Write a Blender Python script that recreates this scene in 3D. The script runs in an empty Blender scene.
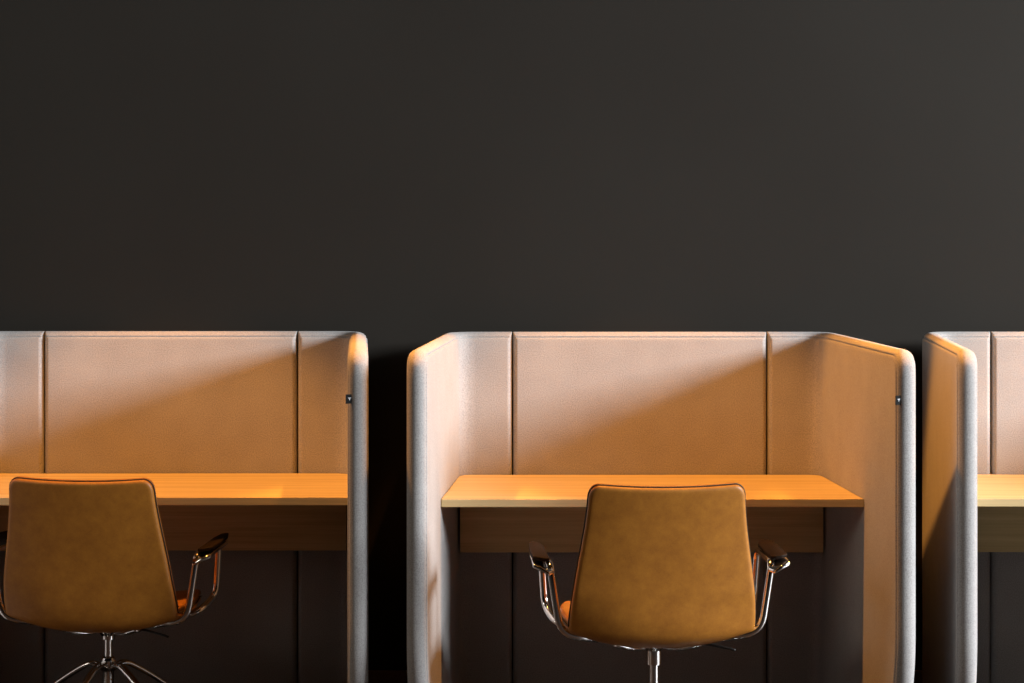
import bpy, bmesh, math, random
from mathutils import Vector, Matrix

scene = bpy.context.scene
COL = scene.collection
random.seed(7)

# ------------------------------------------------------------------ helpers
def obj_from(name, verts, faces, mats, parent=None, smooth=True, midx=None, loc=None):
    me = bpy.data.meshes.new(name)
    me.from_pydata([tuple(v) for v in verts], [], faces)
    for m in (mats if isinstance(mats, (list, tuple)) else [mats]):
        me.materials.append(m)
    me.validate()
    bm = bmesh.new(); bm.from_mesh(me)
    bmesh.ops.remove_doubles(bm, verts=bm.verts, dist=1e-6)
    bmesh.ops.dissolve_degenerate(bm, dist=1e-7, edges=bm.edges)
    bmesh.ops.recalc_face_normals(bm, faces=bm.faces)
    bm.to_mesh(me); bm.free()
    if smooth:
        for p in me.polygons:
            p.use_smooth = True
    o = bpy.data.objects.new(name, me)
    COL.objects.link(o)
    if parent is not None:
        o.parent = parent
    return o

def crisp(o, deg=38):
    o.data.set_sharp_from_angle(angle=math.radians(deg))
    return o

def from_bm(name, bm, mats, parent=None, smooth=True):
    bmesh.ops.recalc_face_normals(bm, faces=bm.faces)
    me = bpy.data.meshes.new(name)
    bm.to_mesh(me); bm.free()
    for m in (mats if isinstance(mats, (list, tuple)) else [mats]):
        me.materials.append(m)
    for p in me.polygons:
        p.use_smooth = smooth
    o = bpy.data.objects.new(name, me)
    COL.objects.link(o)
    if parent is not None:
        o.parent = parent
    return o

def empty(name, loc=(0, 0, 0), rz=0.0):
    o = bpy.data.objects.new(name, None)
    o.empty_display_size = 0.1
    o.location = loc
    o.rotation_euler = (0, 0, rz)
    COL.objects.link(o)
    return o

def tag(o, label, cat, group=None):
    o['label'] = label
    o['category'] = cat
    if group:
        o['group'] = group

def children(o):
    return [c for c in bpy.data.objects if c.parent is o]

def copy_tree(o, parent=None):
    kids = children(o)
    c = o.copy()
    COL.objects.link(c)
    c.parent = parent
    for k in kids:
        copy_tree(k, c)
    return c

def prism(bm, poly, z0, z1, bevel=0.0, segs=2):
    """closed prism from an outline in plan"""
    a = [bm.verts.new((x, y, z0)) for x, y in poly]
    b = [bm.verts.new((x, y, z1)) for x, y in poly]
    n = len(poly)
    fs = [bm.faces.new(a[::-1]), bm.faces.new(b)]
    for i in range(n):
        fs.append(bm.faces.new((a[i], a[(i + 1) % n], b[(i + 1) % n], b[i])))
    if bevel:
        es = {e for f in fs for e in f.edges}
        bmesh.ops.bevel(bm, geom=list(es), offset=bevel, segments=segs, profile=0.5, affect='EDGES')

def lathe(prof, n=32, cx=0.0, cy=0.0):
    vs, fs = [], []
    for r, z in prof:
        for k in range(n):
            a = 2 * math.pi * k / n
            vs.append((cx + r * math.cos(a), cy + r * math.sin(a), z))
    for i in range(len(prof) - 1):
        for k in range(n):
            fs.append((i * n + k, i * n + (k + 1) % n, (i + 1) * n + (k + 1) % n, (i + 1) * n + k))
    fs.append(tuple(range(n))[::-1])
    fs.append(tuple((len(prof) - 1) * n + k for k in range(n)))
    return vs, fs

def catmull(pts, n=8):
    pts = [Vector(p) for p in pts]
    out = []
    P = [pts[0] * 2 - pts[1]] + pts + [pts[-1] * 2 - pts[-2]]
    for i in range(1, len(P) - 2):
        p0, p1, p2, p3 = P[i - 1], P[i], P[i + 1], P[i + 2]
        for k in range(n):
            t = k / n
            out.append(0.5 * ((2 * p1) + (p2 - p0) * t + (2 * p0 - 5 * p1 + 4 * p2 - p3) * t * t
                              + (3 * p1 - p0 - 3 * p2 + p3) * t ** 3))
    out.append(pts[-1])
    return out

def fillet(pts, r, n=7):
    """polyline with rounded corners; r a number or one radius per inner corner"""
    pts = [Vector(p) for p in pts]
    out = [pts[0]]
    for i in range(1, len(pts) - 1):
        rad = r[i - 1] if isinstance(r, (list, tuple)) else r
        a = (pts[i - 1] - pts[i]).normalized()
        b = (pts[i + 1] - pts[i]).normalized()
        d = min(rad, (pts[i - 1] - pts[i]).length * .49, (pts[i + 1] - pts[i]).length * .49)
        p0, p2 = pts[i] + a * d, pts[i] + b * d
        for k in range(n + 1):
            t = k / n
            out.append(p0 * (1 - t) ** 2 + pts[i] * 2 * t * (1 - t) + p2 * t * t)
    out.append(pts[-1])
    return out

def sweep(path, rx, ry=None, n=12, up=Vector((0, 1, 0)), taper=None):
    """oval tube along a path (parallel transported frame)"""
    ry = rx if ry is None else ry
    path = [Vector(p) for p in path]
    vs, fs = [], []
    m = len(path)
    T = [(path[min(i + 1, m - 1)] - path[max(i - 1, 0)]).normalized() for i in range(m)]
    nrm = (up - T[0] * up.dot(T[0])).normalized()
    for i in range(m):
        if i:
            nrm = (nrm - T[i] * nrm.dot(T[i])).normalized()
        bn = T[i].cross(nrm)
        s = taper(i / (m - 1)) if taper else 1.0
        for k in range(n):
            a = 2 * math.pi * k / n
            vs.append(path[i] + nrm * (math.cos(a) * rx * s) + bn * (math.sin(a) * ry * s))
    for i in range(m - 1):
        for k in range(n):
            fs.append((i * n + k, i * n + (k + 1) % n, (i + 1) * n + (k + 1) % n, (i + 1) * n + k))
    fs.append(tuple(range(n))[::-1])
    fs.append(tuple((m - 1) * n + k for k in range(n)))
    return vs, fs

def padded(W, H, F, cols, rows, top, bot, corner, dist):
    """closed two-sided padded sheet.
    cols/rows: sample positions in 0..W / 0..H;  F(a, b, t) -> point
    top(d), bot(d): thickness either side at distance d from the rim
    corner(b) -> (a_min, a_max) extents of the row;  dist(a, b) -> rim distance"""
    nc, nr = len(cols), len(rows)
    vs = []
    for side in (0, 1):
        for b in rows:
            lo, hi = corner(b)
            for c in cols:
                a = lo + (hi - lo) * c / W
                d = max(dist(a, b), 0.0)
                if c in (cols[0], cols[-1]) or b in (rows[0], rows[-1]):
                    d = 0.0
                t = top(d) if side == 0 else bot(d)
                vs.append(F(a, b, t))
    fs = []
    for side in (0, 1):
        off = side * nc * nr
        for j in range(nr - 1):
            for i in range(nc - 1):
                q = (off + j * nc + i, off + j * nc + i + 1, off + (j + 1) * nc + i + 1, off + (j + 1) * nc + i)
                fs.append(q if side == 0 else q[::-1])
    return vs, fs

def spaced(L, edge0, edge1, step):
    """samples: absolute offsets near both ends, even in between"""
    a = list(edge0)
    b = [L - e for e in edge1][::-1]
    lo, hi = a[-1], b[0]
    n = max(2, int(round((hi - lo) / step)))
    mid = [lo + (hi - lo) * k / n for k in range(1, n)]
    return a + mid + b

def rnd(d, R):
    x = min(max(d / R, 0.0), 1.0)
    return math.sqrt(max(0.0, 1 - (1 - x) ** 2))

# ---------------------------------------------------------------- materials
def new_mat(name):
    m = bpy.data.materials.new(name)
    m.use_nodes = True
    nt = m.node_tree
    return m, nt, nt.nodes['Principled BSDF']

def node(nt, kind, **kw):
    n = nt.nodes.new(kind)
    for k, v in kw.items():
        if k in n.inputs:
            n.inputs[k].default_value = v
        else:
            setattr(n, k, v)
    return n

def ramp(nt, src, stops):
    r = nt.nodes.new('ShaderNodeValToRGB')
    el = r.color_ramp.elements
    while len(el) < len(stops):
        el.new(0.5)
    for e, (p, c) in zip(el, stops):
        e.position = p
        e.color = (*c, 1)
    nt.links.new(src, r.inputs['Fac'])
    return r.outputs['Color']

def coords(nt, scale=(1, 1, 1)):
    tc = nt.nodes.new('ShaderNodeTexCoord')
    mp = nt.nodes.new('ShaderNodeMapping')
    mp.inputs['Scale'].default_value = scale
    nt.links.new(tc.outputs['Object'], mp.inputs['Vector'])
    return mp.outputs['Vector']

def bump(nt, bsdf, height, strength, dist):
    b = node(nt, 'ShaderNodeBump', Strength=strength, Distance=dist)
    nt.links.new(height, b.inputs['Height'])
    nt.links.new(b.outputs['Normal'], bsdf.inputs['Normal'])

def mat_felt():
    m, nt, p = new_mat('wool_felt')
    v = coords(nt)
    n1 = node(nt, 'ShaderNodeTexNoise', Scale=300.0, Detail=3.0, Roughness=0.65)
    n2 = node(nt, 'ShaderNodeTexNoise', Scale=9.0, Detail=2.0)
    nt.links.new(v, n1.inputs['Vector']); nt.links.new(v, n2.inputs['Vector'])
    mx = node(nt, 'ShaderNodeMath', operation='MULTIPLY_ADD')
    mx.inputs[1].default_value = 0.85
    nt.links.new(n1.outputs['Fac'], mx.inputs[0])
    m2 = node(nt, 'ShaderNodeMath', operation='MULTIPLY')
    m2.inputs[1].default_value = 0.15
    nt.links.new(n2.outputs['Fac'], m2.inputs[0])
    nt.links.new(m2.outputs[0], mx.inputs[2])
    c = ramp(nt, mx.outputs[0], [(0.33, (0.24, 0.228, 0.22)), (0.5, (0.335, 0.32, 0.31)), (0.68, (0.42, 0.405, 0.392))])
    nt.links.new(c, p.inputs['Base Color'])
    p.inputs['Roughness'].default_value = 0.95
    p.inputs['Specular IOR Level'].default_value = 0.15
    p.inputs['Sheen Weight'].default_value = 0.15
    p.inputs['Sheen Roughness'].default_value = 0.6
    bump(nt, p, n1.outputs['Fac'], 0.35, 0.0015)
    return m

def mat_wood(name, c0, c1, c2, rough):
    m, nt, p = new_mat(name)
    v = coords(nt, (0.55, 14.0, 14.0))
    n1 = node(nt, 'ShaderNodeTexNoise', Scale=2.6, Detail=6.0, Roughness=0.6, Distortion=0.35)
    nt.links.new(v, n1.inputs['Vector'])
    v2 = coords(nt, (3.0, 260.0, 260.0))
    n2 = node(nt, 'ShaderNodeTexNoise', Scale=1.0, Detail=3.0)
    nt.links.new(v2, n2.inputs['Vector'])
    ma = node(nt, 'ShaderNodeMath', operation='MULTIPLY'); ma.inputs[1].default_value = 0.72
    nt.links.new(n1.outputs['Fac'], ma.inputs[0])
    mb = node(nt, 'ShaderNodeMath', operation='MULTIPLY_ADD'); mb.inputs[1].default_value = 0.28
    nt.links.new(n2.outputs['Fac'], mb.inputs[0]); nt.links.new(ma.outputs[0], mb.inputs[2])
    c = ramp(nt, mb.outputs[0], [(0.34, c0), (0.5, c1), (0.66, c2)])
    nt.links.new(c, p.inputs['Base Color'])
    p.inputs['Roughness'].default_value = rough
    p.inputs['Specular IOR Level'].default_value = 0.35
    bump(nt, p, n2.outputs['Fac'], 0.12, 0.0006)
    return m

def mat_leather(name, c0, c1, c2, rough=0.5, spec=0.4):
    m, nt, p = new_mat(name)
    v = coords(nt)
    n1 = node(nt, 'ShaderNodeTexNoise', Scale=24.0, Detail=6.0, Roughness=0.75)
    n2 = node(nt, 'ShaderNodeTexNoise', Scale=420.0, Detail=2.0)
    n3 = node(nt, 'ShaderNodeTexVoronoi', Scale=520.0)
    for n in (n1, n2, n3):
        nt.links.new(v, n.inputs['Vector'])
    ma = node(nt, 'ShaderNodeMath', operation='MULTIPLY'); ma.inputs[1].default_value = 0.7
    nt.links.new(n1.outputs['Fac'], ma.inputs[0])
    mb = node(nt, 'ShaderNodeMath', operation='MULTIPLY_ADD'); mb.inputs[1].default_value = 0.3
    nt.links.new(n2.outputs['Fac'], mb.inputs[0]); nt.links.new(ma.outputs[0], mb.inputs[2])
    c = ramp(nt, mb.outputs[0], [(0.36, c0), (0.5, c1), (0.64, c2)])
    nt.links.new(c, p.inputs['Base Color'])
    p.inputs['Roughness'].default_value = rough
    p.inputs['Specular IOR Level'].default_value = spec
    bump(nt, p, n3.outputs['Distance'], 0.12, 0.0008)
    return m

def mat_plain(name, col, rough, metal=0.0, spec=0.5, noise=None):
    m, nt, p = new_mat(name)
    v = coords(nt)
    n1 = node(nt, 'ShaderNodeTexNoise', Scale=noise or 40.0, Detail=3.0)
    nt.links.new(v, n1.inputs['Vector'])
    c = ramp(nt, n1.outputs['Fac'], [(0.3, tuple(x * 0.93 for x in col)), (0.7, tuple(min(1, x * 1.05) for x in col))])
    nt.links.new(c, p.inputs['Base Color'])
    p.inputs['Roughness'].default_value = rough
    p.inputs['Metallic'].default_value = metal
    p.inputs['Specular IOR Level'].default_value = spec
    return m

def mat_wall():
    m, nt, p = new_mat('charcoal_paint')
    v = coords(nt)
    n1 = node(nt, 'ShaderNodeTexNoise', Scale=1.3, Detail=3.0)
    n2 = node(nt, 'ShaderNodeTexNoise', Scale=260.0, Detail=2.0)
    nt.links.new(v, n1.inputs['Vector']); nt.links.new(v, n2.inputs['Vector'])
    c = ramp(nt, n1.outputs['Fac'], [(0.3, (0.0212, 0.0184, 0.0152)), (0.7, (0.0234, 0.0208, 0.0174))])
    nt.links.new(c, p.inputs['Base Color'])
    p.inputs['Roughness'].default_value = 0.8
    p.inputs['Specular IOR Level'].default_value = 0.12
    bump(nt, p, n2.outputs['Fac'], 0.15, 0.0008)
    return m

FELT = mat_felt()
OAK = mat_wood('oak_veneer', (0.49, 0.365, 0.18), (0.60, 0.465, 0.235), (0.69, 0.55, 0.29), 0.6)
LEATHER = mat_leather('cognac_leather', (0.28, 0.100, 0.011), (0.34, 0.127, 0.014), (0.40, 0.156, 0.018))
SEAM = mat_plain('dark_piping', (0.03, 0.016, 0.006), 0.7)
CHROME = mat_plain('polished_chrome', (0.80, 0.79, 0.77), 0.12, metal=1.0)
BLACK = mat_plain('black_plastic', (0.018, 0.016, 0.015), 0.5)
PAD = mat_leather('dark_brown_leather', (0.009, 0.006, 0.004), (0.012, 0.0075, 0.005), (0.015, 0.009, 0.006), 0.55, 0.06)
WALL = mat_wall()
FLOOR = mat_wood('dark_floor_boards', (0.014, 0.010, 0.008), (0.02, 0.014, 0.011), (0.027, 0.019, 0.015), 0.45)
SKIRT = mat_plain('brown_baseboard', (0.20, 0.11, 0.065), 0.5)
LABEL_BLACK = mat_plain('black_woven_label', (0.008, 0.008, 0.008), 0.8, spec=0.1)
LABEL_WHITE = mat_plain('white_thread', (0.4, 0.4, 0.41), 0.8)

# ------------------------------------------------------------------- camera
F_PX, EYE, HORIZON = 2288.0, 1.52, 225.0
cam = bpy.data.cameras.new('camera')
cam.sensor_fit = 'HORIZONTAL'
cam.sensor_width = 36.0
cam.lens = F_PX * 36.0 / 1024.0
cam.shift_y = -(341.5 - HORIZON) / 1024.0
cam.clip_end = 60
co = bpy.data.objects.new('camera', cam)
co.location = (0, 0, EYE)
co.rotation_euler = (math.radians(90), 0, 0)
COL.objects.link(co)
scene.camera = co

# ------------------------------------------------------------------ setting
YB = 7.15            # front face of the booths' back panels
YW = YB + 0.125      # wall
def plain_box(name, x0, x1, y0, y1, z0, z1, mat, bevel=0.0):
    bm = bmesh.new()
    prism(bm, [(x0, y0), (x1, y0), (x1, y1), (x0, y1)], z0, z1, bevel)
    o = from_bm(name, bm, mat, smooth=False)
    o['kind'] = 'structure'
    return o
plain_box('wall_back', -5, 6, YW, YW + 0.15, 0, 3.3, WALL)
plain_box('floor', -5, 6, -1.5, YW + 0.15, -0.1, 0, FLOOR)
plain_box('baseboard_back', -5, 6, YW - 0.014, YW, 0, 0.105, SKIRT, 0.003)

# ------------------------------------------------------------- booth module
H = 1.185
TH = 0.056
def wing_path(sgn):
    """inner face of a side panel in plan: front edge -> rounded corner -> seam"""
    A = Vector((0.628, -1.040)); K = Vector((0.563, 0.0)); S = Vector((0.400, 0.0))
    r = 0.040
    d1 = (A - K).normalized(); d2 = (S - K).normalized()
    ang = math.acos(d1.dot(d2))
    cut = r / math.tan(ang / 2)
    p1, p2 = K + d1 * cut, K + d2 * cut
    c = K + (d1 + d2).normalized() * (r / math.sin(ang / 2))
    l1 = (p1 - A).length
    sweep_ang = math.pi - ang
    l2 = r * sweep_ang
    l3 = (S - p2).length
    a0 = math.atan2(p1.y - c.y, p1.x - c.x)
    def f(s):
        if s <= l1:
            p = A + (p1 - A) * (s / l1)
            t = -d1
        elif s <= l1 + l2:
            a = a0 + (s - l1) / r
            p = c + Vector((math.cos(a), math.sin(a))) * r
            t = Vector((-math.sin(a), math.cos(a)))
        else:
            p = p2 + (S - p2) * ((s - l1 - l2) / l3)
            t = d2
        n = Vector((t.y, -t.x))      # away from the seat
        return Vector((p.x * sgn, p.y)), Vector((n.x * sgn, n.y))
    return f, l1 + l2 + l3, l1, l1 + l2

EDGE = (0, .0008, .0025, .005, .009, .0120, .0146, .0162, .0178, .0204, .024, .030, .036, .045)
SEAM_EDGE = (0, .0006, .002, .004, .007, .011, .016, .024)
def groove(d):
    return -0.0050 * math.exp(-((d - 0.0162) / 0.0014) ** 2)

def make_wing(sgn, parent):
    f, L, s1, s2 = wing_path(sgn)
    RT, RB = 0.055, 0.42          # rim radii of the front edge, top and bottom
    R = 0.026
    def corner(z):
        lo = 0.0
        if z > H - RT:
            lo = RT - math.sqrt(max(0, RT ** 2 - (z - (H - RT)) ** 2))
        elif z < RB:
            lo = RB - math.sqrt(max(0, RB ** 2 - (RB - z) ** 2))
        return lo, L
    def dist(s, z):
        if s < RT and z > H - RT:
            d = RT - math.hypot(RT - s, z - (H - RT))
        elif s < RB and z < RB:
            d = RB - math.hypot(RB - s, RB - z)
        else:
            d = min(s, H - z, z)
        return d
    def dist2(s, z):
        d = dist(s, z)
        return min(d, (L - s) * (R / 0.012))
    def F(s, z, t):
        p, n = f(min(max(s, 0), L))
        q = p + n * (TH / 2 + t)
        return (q.x, q.y, z)
    def inner(d):
        return -(TH / 2) * rnd(d, R) - groove(d)
    def outer(d):
        return (TH / 2) * rnd(d, R) + groove(d)
    cols = spaced(L, EDGE, SEAM_EDGE, 0.022)
    rows = spaced(H, (0, .001, .004, .01, .02, .03, .05), EDGE, 0.03)
    vs, fs = padded(L, H, F, cols, rows, inner, outer, corner, dist2)
    return obj_from('side_panel', vs, fs, FELT, parent)

def make_back(parent):
    W = 0.794
    R = 0.026
    def F(a, z, t):
        return (a - W / 2, TH / 2 + t, z)
    def dist2(a, z):
        return min(H - z, z, a * (R / 0.012), (W - a) * (R / 0.012))
    cols = spaced(W, SEAM_EDGE, SEAM_EDGE, 0.05)
    rows = spaced(H, (0, .001, .004, .01, .02, .03, .05), EDGE, 0.05)
    vs, fs = padded(W, H, F, cols, rows,
                    lambda d: -(TH / 2) * rnd(d, R) - groove(d),
                    lambda d: (TH / 2) * rnd(d, R) + groove(d),
                    lambda b: (0, W), dist2)
    return obj_from('back_panel', vs, fs, FELT, parent)

def make_label(panel):
    """folded woven flag sewn in the front seam of the right-hand panel"""
    bm = bmesh.new()
    x1, y, z = 0.6430, -1.0290, 1.052
    w, h, t = 0.024, 0.025, 0.0016
    d = Vector((-0.80, -0.60, 0)).normalized()
    n = Vector((d.y, -d.x, 0))
    if n.y > 0: n = -n
    base = Vector((x1, y, z))
    def quadbox(a0, a1, b0, b1, o0, o1, mi):
        v = []
        for o in (o0, o1):
            for a, b in ((a0, b0), (a1, b0), (a1, b1), (a0, b1)):
                v.append(bm.verts.new(base + d * a + Vector((0, 0, b)) + n * o))
        idx = [(3, 2, 1, 0), (4, 5, 6, 7), (0, 1, 5, 4), (1, 2, 6, 5), (2, 3, 7, 6), (3, 0, 4, 7)]
        for q in idx:
            fc = bm.faces.new([v[i] for i in q]); fc.material_index = mi
    quadbox(0, w, -h / 2, h / 2, -t / 2, t / 2, 0)
    # pale woven mark: a short bar over a stem
    quadbox(w * .32, w * .72, h * .06, h * .15, t / 2, t / 2 + .0004, 1)
    quadbox(w * .47, w * .57, -h * .14, h * .06, t / 2, t / 2 + .0004, 1)
    o = from_bm('label_tag', bm, [LABEL_BLACK, LABEL_WHITE], panel, smooth=False)
    o['label'] = 'small black woven label with pale mark'
    return o

def make_booth():
    root = empty('privacy_booth')
    make_back(root)
    make_wing(-1, root)
    w = make_wing(1, root)
    make_label(w)
    return root

def make_desk():
    root = empty('desk')
    bm = bmesh.new()
    yb, yf = -0.004, -0.640
    def hw(y): return 0.563 - 0.0625 * y - 0.0015
    prism(bm, [(-hw(yf), yf), (hw(yf), yf), (hw(-.042), -.042), (hw(0) - .003, -.025), (hw(0) - .012, -.013), (hw(0) - .034, yb),
               (-hw(0) + .034, yb), (-hw(0) + .012, -.013), (-hw(0) + .003, -.025), (-hw(-.042), -.042)], 0.717, 0.740, 0.0015)
    from_bm('tabletop', bm, OAK, root, smooth=False)
    bm = bmesh.new()
    prism(bm, [(-.560, -.095), (.560, -.095), (.560, -.075), (-.560, -.075)], 0.510, 0.717, 0.0012)
    from_bm('modesty_panel', bm, OAK, root, smooth=False)
    return root

# -------------------------------------------------------------------- chair
# side profile of the shell (y forward = towards the desk), seat front -> top of back
PROF = catmull([(.225, .425), (.19, .437), (.10, .437), (0, .428), (-.10, .416), (-.160, .415), (-.196, .434), (-.213, .475),
                (-.222, .53), (-.238, .62), (-.262, .735), (-.288, .845)], 10)
PROF = [Vector((p.x, p.y)) for p in PROF] if len(PROF[0]) == 2 else PROF
PL = [0.0]
for i in range(1, len(PROF)):
    PL.append(PL[-1] + (PROF[i] - PROF[i - 1]).length)
LP = PL[-1]
def prof_at(b):
    b = min(max(b, 0), LP)
    for i in range(1, len(PL)):
        if b <= PL[i] or i == len(PL) - 1:
            t = (b - PL[i - 1]) / (PL[i] - PL[i - 1])
            p = PROF[i - 1].lerp(PROF[i], t)
            a = PROF[max(i - 2, 0)]; c = PROF[min(i + 1, len(PROF) - 1)]
            b0 = (PROF[i] - PROF[i - 1]).normalized()
            a0 = (PROF[i - 1] - a).normalized() if i >= 2 else b0
            c0 = (c - PROF[i]).normalized() if i < len(PROF) - 1 else b0
            tg = ((a0 + b0).normalized() * (1 - t) + (b0 + c0).normalized() * t).normalized()
            return p, tg
def lerp_tab(tab, x):
    for (x0, y0), (x1, y1) in zip(tab, tab[1:]):
        if x <= x1:
            t = (x - x0) / (x1 - x0)
            t = t * t * (3 - 2 * t)
            return y0 + (y1 - y0) * t
    return tab[-1][1]
B_BEND = LP - 0.405          # where the seat has turned into the back
WTAB = [(0, .225), (B_BEND * .5, .256), (B_BEND, .247), (LP, .204)]
CTAB = [(0, .010), (B_BEND * .45, .030), (B_BEND * .85, .045), (B_BEND, .040), (B_BEND + .12, .020), (LP, .016)]
WREF = 0.46
def shell_pt(a, b, t):
    u = a / WREF * 2 - 1
    p, tg = prof_at(b)
    n = Vector((tg.y, -tg.x))          # towards the sitter (up over the seat, forward on the back)
    if n.y < 0 and b < B_BEND * .7: n = -n
    hw = lerp_tab(WTAB, b)
    c = lerp_tab(CTAB, b)
    bend = c * (abs(u) ** 2.2)
    # outer sides wrap slightly
    q = p + n * (bend + t)
    q.y -= .005 * (1 - u * u) * max(0, (b - B_BEND) / (LP - B_BEND)) ** 3
    return (u * hw, q.x, q.y)

def shell_piece(name, mat, parent, t_in, t_out, inset=0.0):
    RC0, RC1 = 0.06, 0.034
    W, L = WREF, LP
    R = 0.011
    def corner(b):
        lo = inset
        if b > L - RC1:
            lo = RC1 - math.sqrt(max(0, RC1 ** 2 - (b - (L - RC1)) ** 2)) + inset
        elif b < RC0:
            lo = RC0 - math.sqrt(max(0, RC0 ** 2 - (RC0 - b) ** 2)) + inset
        return lo, W - lo
    def dist(a, b):
        a = min(a, W - a) - inset
        if a < RC1 and b > L - RC1:
            return RC1 - math.hypot(RC1 - a, b - (L - RC1))
        if a < RC0 and b < RC0:
            return RC0 - math.hypot(RC0 - a, RC0 - b)
        return min(a, b, L - b)
    E = (0, .0006, .002, .004, .007, .011, .018)
    cols = spaced(W, E, E, 0.016)
    rows = spaced(L, E, E, 0.012)
    mid = (t_in + t_out) / 2
    hf = abs(t_in - t_out) / 2
    vs, fs = padded(W, L, shell_pt, cols, rows,
                    lambda d: mid + hf * rnd(d, R), lambda d: mid - hf * rnd(d, R), corner, dist)
    return obj_from(name, vs, fs, mat, parent)

def rim_path(inset, t):
    """closed line around the rim of the shell"""
    W, L = WREF, LP
    RC0, RC1 = 0.06, 0.034
    pts = []
    def arc(cx, cy, r, a0, a1, n=8):
        for k in range(n + 1):
            a = math.radians(a0 + (a1 - a0) * k / n)
            pts.append((cx + r * math.cos(a), cy + r * math.sin(a)))
    i = inset
    arc(RC0, RC0, RC0 - i, 180, 270)
    for k in range(1, 16): pts.append((RC0 + (W - 2 * RC0) * k / 16, i))
    arc(W - RC0, RC0, RC0 - i, 270, 360)
    for k in range(1, 60): pts.append((W - i, RC0 + (L - RC0 - RC1) * k / 60))
    arc(W - RC1, L - RC1, RC1 - i, 0, 90)
    for k in range(1, 20): pts.append((W - RC1 - (W - 2 * RC1) * k / 20, L - i))
    arc(RC1, L - RC1, RC1 - i, 90, 180)
    for k in range(1, 60): pts.append((i, L - RC1 - (L - RC0 - RC1) * k / 60))
    return [Vector(shell_pt(a, b, t)) for a, b in pts]

def closed_tube(path, r, n=6):
    m = len(path)
    vs, fs = [], []
    nrm = None
    for i in range(m):
        T = (path[(i + 1) % m] - path[i - 1]).normalized()
        if nrm is None:
            nrm = T.orthogonal().normalized()
        nrm = (nrm - T * nrm.dot(T)).normalized()
        bn = T.cross(nrm)
        for k in range(n):
            a = 2 * math.pi * k / n
            vs.append(path[i] + nrm * math.cos(a) * r + bn * math.sin(a) * r)
    for i in range(m):
        j = (i + 1) % m
        for k in range(n):
            fs.append((i * n + k, i * n + (k + 1) % n, j * n + (k + 1) % n, j * n + k))
    return vs, fs

def make_arm(sgn, root):
    S = lambda x, y, z: Vector((x * sgn, y, z))
    path = fillet([S(.165, -.130, .420), S(.268, -.150, .437), S(.296, -.150, .622),
                   S(.300, .100, .622), S(.290, .108, .468), S(.268, .040, .440), S(.235, .020, .425)],
                  [.045, .030, .030, .045, .02])
    vs, fs = sweep(path, 0.0075, 0.0100, n=14, up=Vector((0, 1, 0)))
    arm = obj_from('armrest', vs, fs, CHROME, root)
    # flared chrome shoe under the pad, wider towards the outside
    bm = bmesh.new()
    out = [(.286, -.160), (.300, -.182), (.320, -.182), (.342, -.172), (.343, -.06), (.338, .06), (.328, .100), (.304, .104), (.294, .06), (.294, -.08)]
    prism(bm, [(x * sgn, y) for x, y in out], 0.617, 0.628, 0.003, 2)
    for v in bm.verts:
        x = abs(v.co.x)
        v.co.z += (x - .30) * 0.16 - max(0, -.13 - v.co.y) * .20 - max(0, -.13 - v.co.y) * max(0, .325 - x) * 9
    o = from_bm('arm_plate', bm, CHROME, arm)
    o['label'] = 'flat chrome plate under the arm pad'
    bm = bmesh.new()
    out = [(.296, -.140), (.306, -.150), (.324, -.150), (.340, -.142), (.342, -.05), (.337, .06), (.328, .108), (.306, .112), (.295, .06), (.296, -.08)]
    prism(bm, [(x * sgn, y) for x, y in out], 0.6285, 0.638, 0.003, 3)
    for v in bm.verts:
        x = abs(v.co.x)
        v.co.z += (x - .30) * 0.16 + max(0, v.co.y + .05) * .05
    p = from_bm('arm_pad', bm, PAD, arm)
    p['label'] = 'dark brown arm pad'
    return arm

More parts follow.
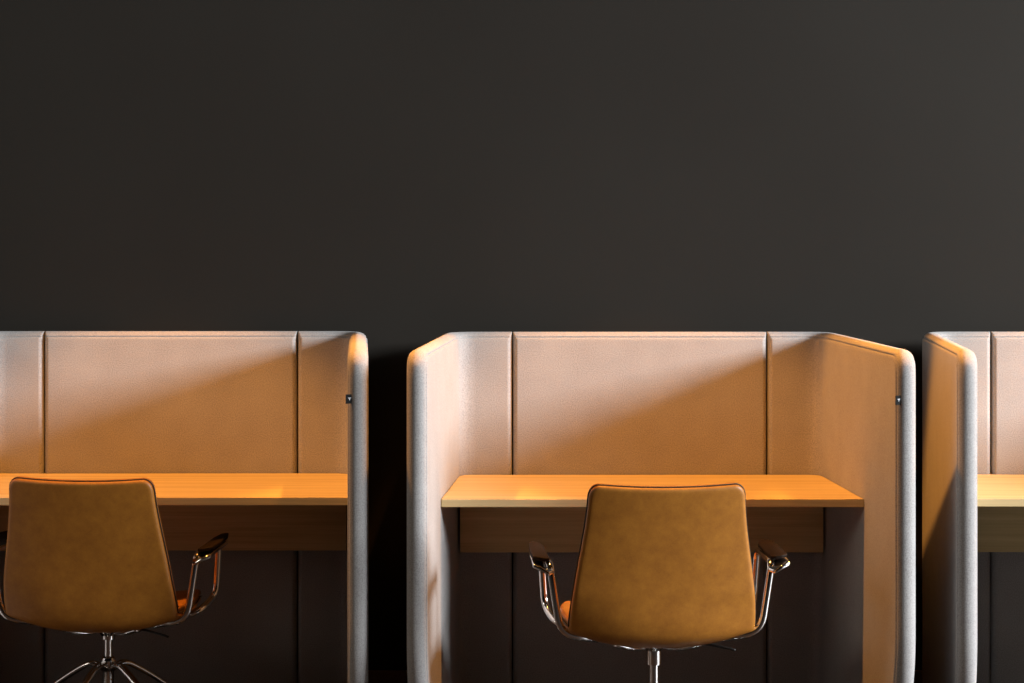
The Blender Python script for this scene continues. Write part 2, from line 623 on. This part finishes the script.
def make_chair():
    root = empty('swivel_chair')
    shell_piece('backrest_shell', LEATHER, root, 0.0005, -0.016)
    shell_piece('seat_cushion', LEATHER, root, 0.022, 0.0005)
    vs, fs = closed_tube(rim_path(-0.0006, 0.0005), 0.0021)
    pp = obj_from('piping', vs, fs, SEAM, root)
    pp['label'] = 'dark stitched piping round the shell'
    make_arm(-1, root)
    make_arm(1, root)
    # seat carrier: hub with four curved struts
    vs, fs = lathe([(.001, .364), (.021, .364), (.026, .370), (.040, .384), (.046, .392), (.046, .402), (.001, .402)], 28)
    mount = crisp(obj_from('seat_mount', vs, fs, CHROME, root))
    for sx in (-1, 1):
        for y1, z1 in ((-.10, .398), (.10, .415)):
            pth = catmull([(.015 * sx, 0, .380), (.045 * sx, y1 * .45, .378), (.080 * sx, y1 * .8, .386), (.115 * sx, y1, z1)], 8)
            v, f = sweep(pth, .013, .006, n=10, up=Vector((0, 1, 0)))
            obj_from('seat_strut', v, f, CHROME, mount)
    v, f = sweep(catmull([(.04, -.02, .392), (.12, -.06, .392), (.185, -.10, .386), (.205, -.11, .382)], 6), .0035, n=8)
    obj_from('height_lever', v, f, BLACK, root)
    vs, fs = lathe([(.001, .262), (.0125, .262), (.0125, .325), (.0195, .326), (.0200, .330), (.0200, .366), (.001, .362)], 28)
    crisp(obj_from('gas_lift', vs, fs, CHROME, root))
    # star base
    vs, fs = lathe([(.001, .180), (.016, .180), (.017, .245), (.021, .252), (.0225, .266), (.0205, .273), (.014, .277), (.001, .277)], 28)
    base = crisp(obj_from('star_base', vs, fs, CHROME, root))
    for k in range(5):
        a = math.radians(90 + 72 * k + BASE_TURN)
        c, s = math.cos(a), math.sin(a)
        prof = [(.010, .240), (.045, .255), (.085, .240), (.17, .183), (.26, .105), (.315, .040)]
        pth = catmull([(r * c, r * s, z) for r, z in prof], 7)
        v, f = sweep(pth, .0085, .0125, n=12, up=Vector((0, 0, 1)), taper=lambda t: 1.1 - .25 * t)
        leg = obj_from('base_leg', v, f, CHROME, base)
        v, f = lathe([(.001, 0), (.020, 0), (.022, .004), (.020, .012), (.010, .018), (.008, .045), (.001, .046)], 20, .315 * c, .315 * s)
        crisp(obj_from('glide', v, f, BLACK, leg))
    return root
BASE_TURN = 18.0

# ----------------------------------------------------------------- placement
PLACES = ((-1.074, YB + .04, .2), (0.400, YB, 0.0), (1.900, YB, -1.3))
def put(o, k):
    o.location = (PLACES[k][0], PLACES[k][1], 0)
    o.rotation_euler = (0, 0, math.radians(PLACES[k][2]))
booth = make_booth(); put(booth, 1)
tag(booth, 'middle pale felt privacy booth, both side panels in view', 'booth', 'felt privacy booths along the wall')
b2 = copy_tree(booth); put(b2, 0)
tag(b2, 'felt privacy booth cut off by the left edge of the photo', 'booth', 'felt privacy booths along the wall')
b3 = copy_tree(booth); put(b3, 2)
tag(b3, 'felt privacy booth cut off by the right edge of the photo, without a chair', 'booth', 'felt privacy booths along the wall')

desk = make_desk(); put(desk, 1)
tag(desk, 'oak desk in the middle booth, both ends of its top in view', 'desk', 'oak desks inside the booths')
d2 = copy_tree(desk); put(d2, 0)
tag(d2, 'oak desk in the left booth, behind the dark brown chair', 'desk', 'oak desks inside the booths')
d3 = copy_tree(desk); put(d3, 2)
tag(d3, 'oak desk in the right booth, only its left end in view', 'desk', 'oak desks inside the booths')

chair = make_chair()
chair.location = (0.386, 6.22, 0); chair.rotation_euler = (0, 0, math.radians(3.6))
tag(chair, 'mustard brown leather swivel chair with chrome arms at the middle booth', 'chair', 'leather swivel chairs at the desks')
c2 = copy_tree(chair)
c2.location = (-1.164, 6.60, 0); c2.rotation_euler = (0, 0, math.radians(-6))
for part in children(c2):                    # its gas lift stands a little lower
    if not part.name.startswith(('star_base', 'gas_lift')):
        part.location.z -= 0.027
tag(c2, 'darker brown leather swivel chair in shade at the left booth, one arm cut off', 'chair', 'leather swivel chairs at the desks')

# ------------------------------------------------------------------ lighting
def spot(x, y, z, power, color, angle, blend, radius, target):
    l = bpy.data.lights.new('downlight', 'SPOT')
    l.energy = power; l.color = color; l.spot_size = math.radians(angle); l.spot_blend = blend
    l.shadow_soft_size = radius
    o = bpy.data.objects.new('downlight', l)
    o.location = (x, y, z)
    o.rotation_euler = (Vector(target) - Vector((x, y, z))).to_track_quat('-Z', 'Y').to_euler()
    COL.objects.link(o)
    return o
def area(name, loc, target, sx, sy, power, color):
    l = bpy.data.lights.new(name, 'AREA')
    l.shape = 'RECTANGLE'; l.size = sx; l.size_y = sy; l.energy = power; l.color = color
    o = bpy.data.objects.new(name, l)
    o.location = loc
    o.rotation_euler = (Vector(target) - Vector(loc)).to_track_quat('-Z', 'Y').to_euler()
    COL.objects.link(o)
    return o

WARM = (1.0, 0.39, 0.065)
for cx, cy, _ in PLACES:
    spot(cx - .03, YB - .75, 2.95, 310, WARM, 61, 0.25, 0.035, (cx - .0, YB - .86, 0.7))
area('window_and_fill', (8.0, 3.65, 3.35), (0.2, 6.6, 0.8), 2.8, 1.5, 1830, (0.92, 0.96, 1.0))  # window daylight from the right
area('window_and_fill', (-5.2, 3.3, 3.0), (0.2, 6.6, 0.8), 2.0, 1.4, 52, (1.0, 0.90, 0.76))  # added weak fill from the left, lifts the shaded panel edges; no window

w = bpy.data.worlds.new('room')
scene.world = w
w.use_nodes = True
bg = w.node_tree.nodes['Background']
bg.inputs['Color'].default_value = (1.0, 0.92, 0.82, 1)
bg.inputs['Strength'].default_value = 0.001

vs_ = scene.view_settings
vs_.view_transform = 'Standard'
vs_.look = 'None'
vs_.exposure = 0.0
vs_.gamma = 1.0
vs_.use_curve_mapping = False
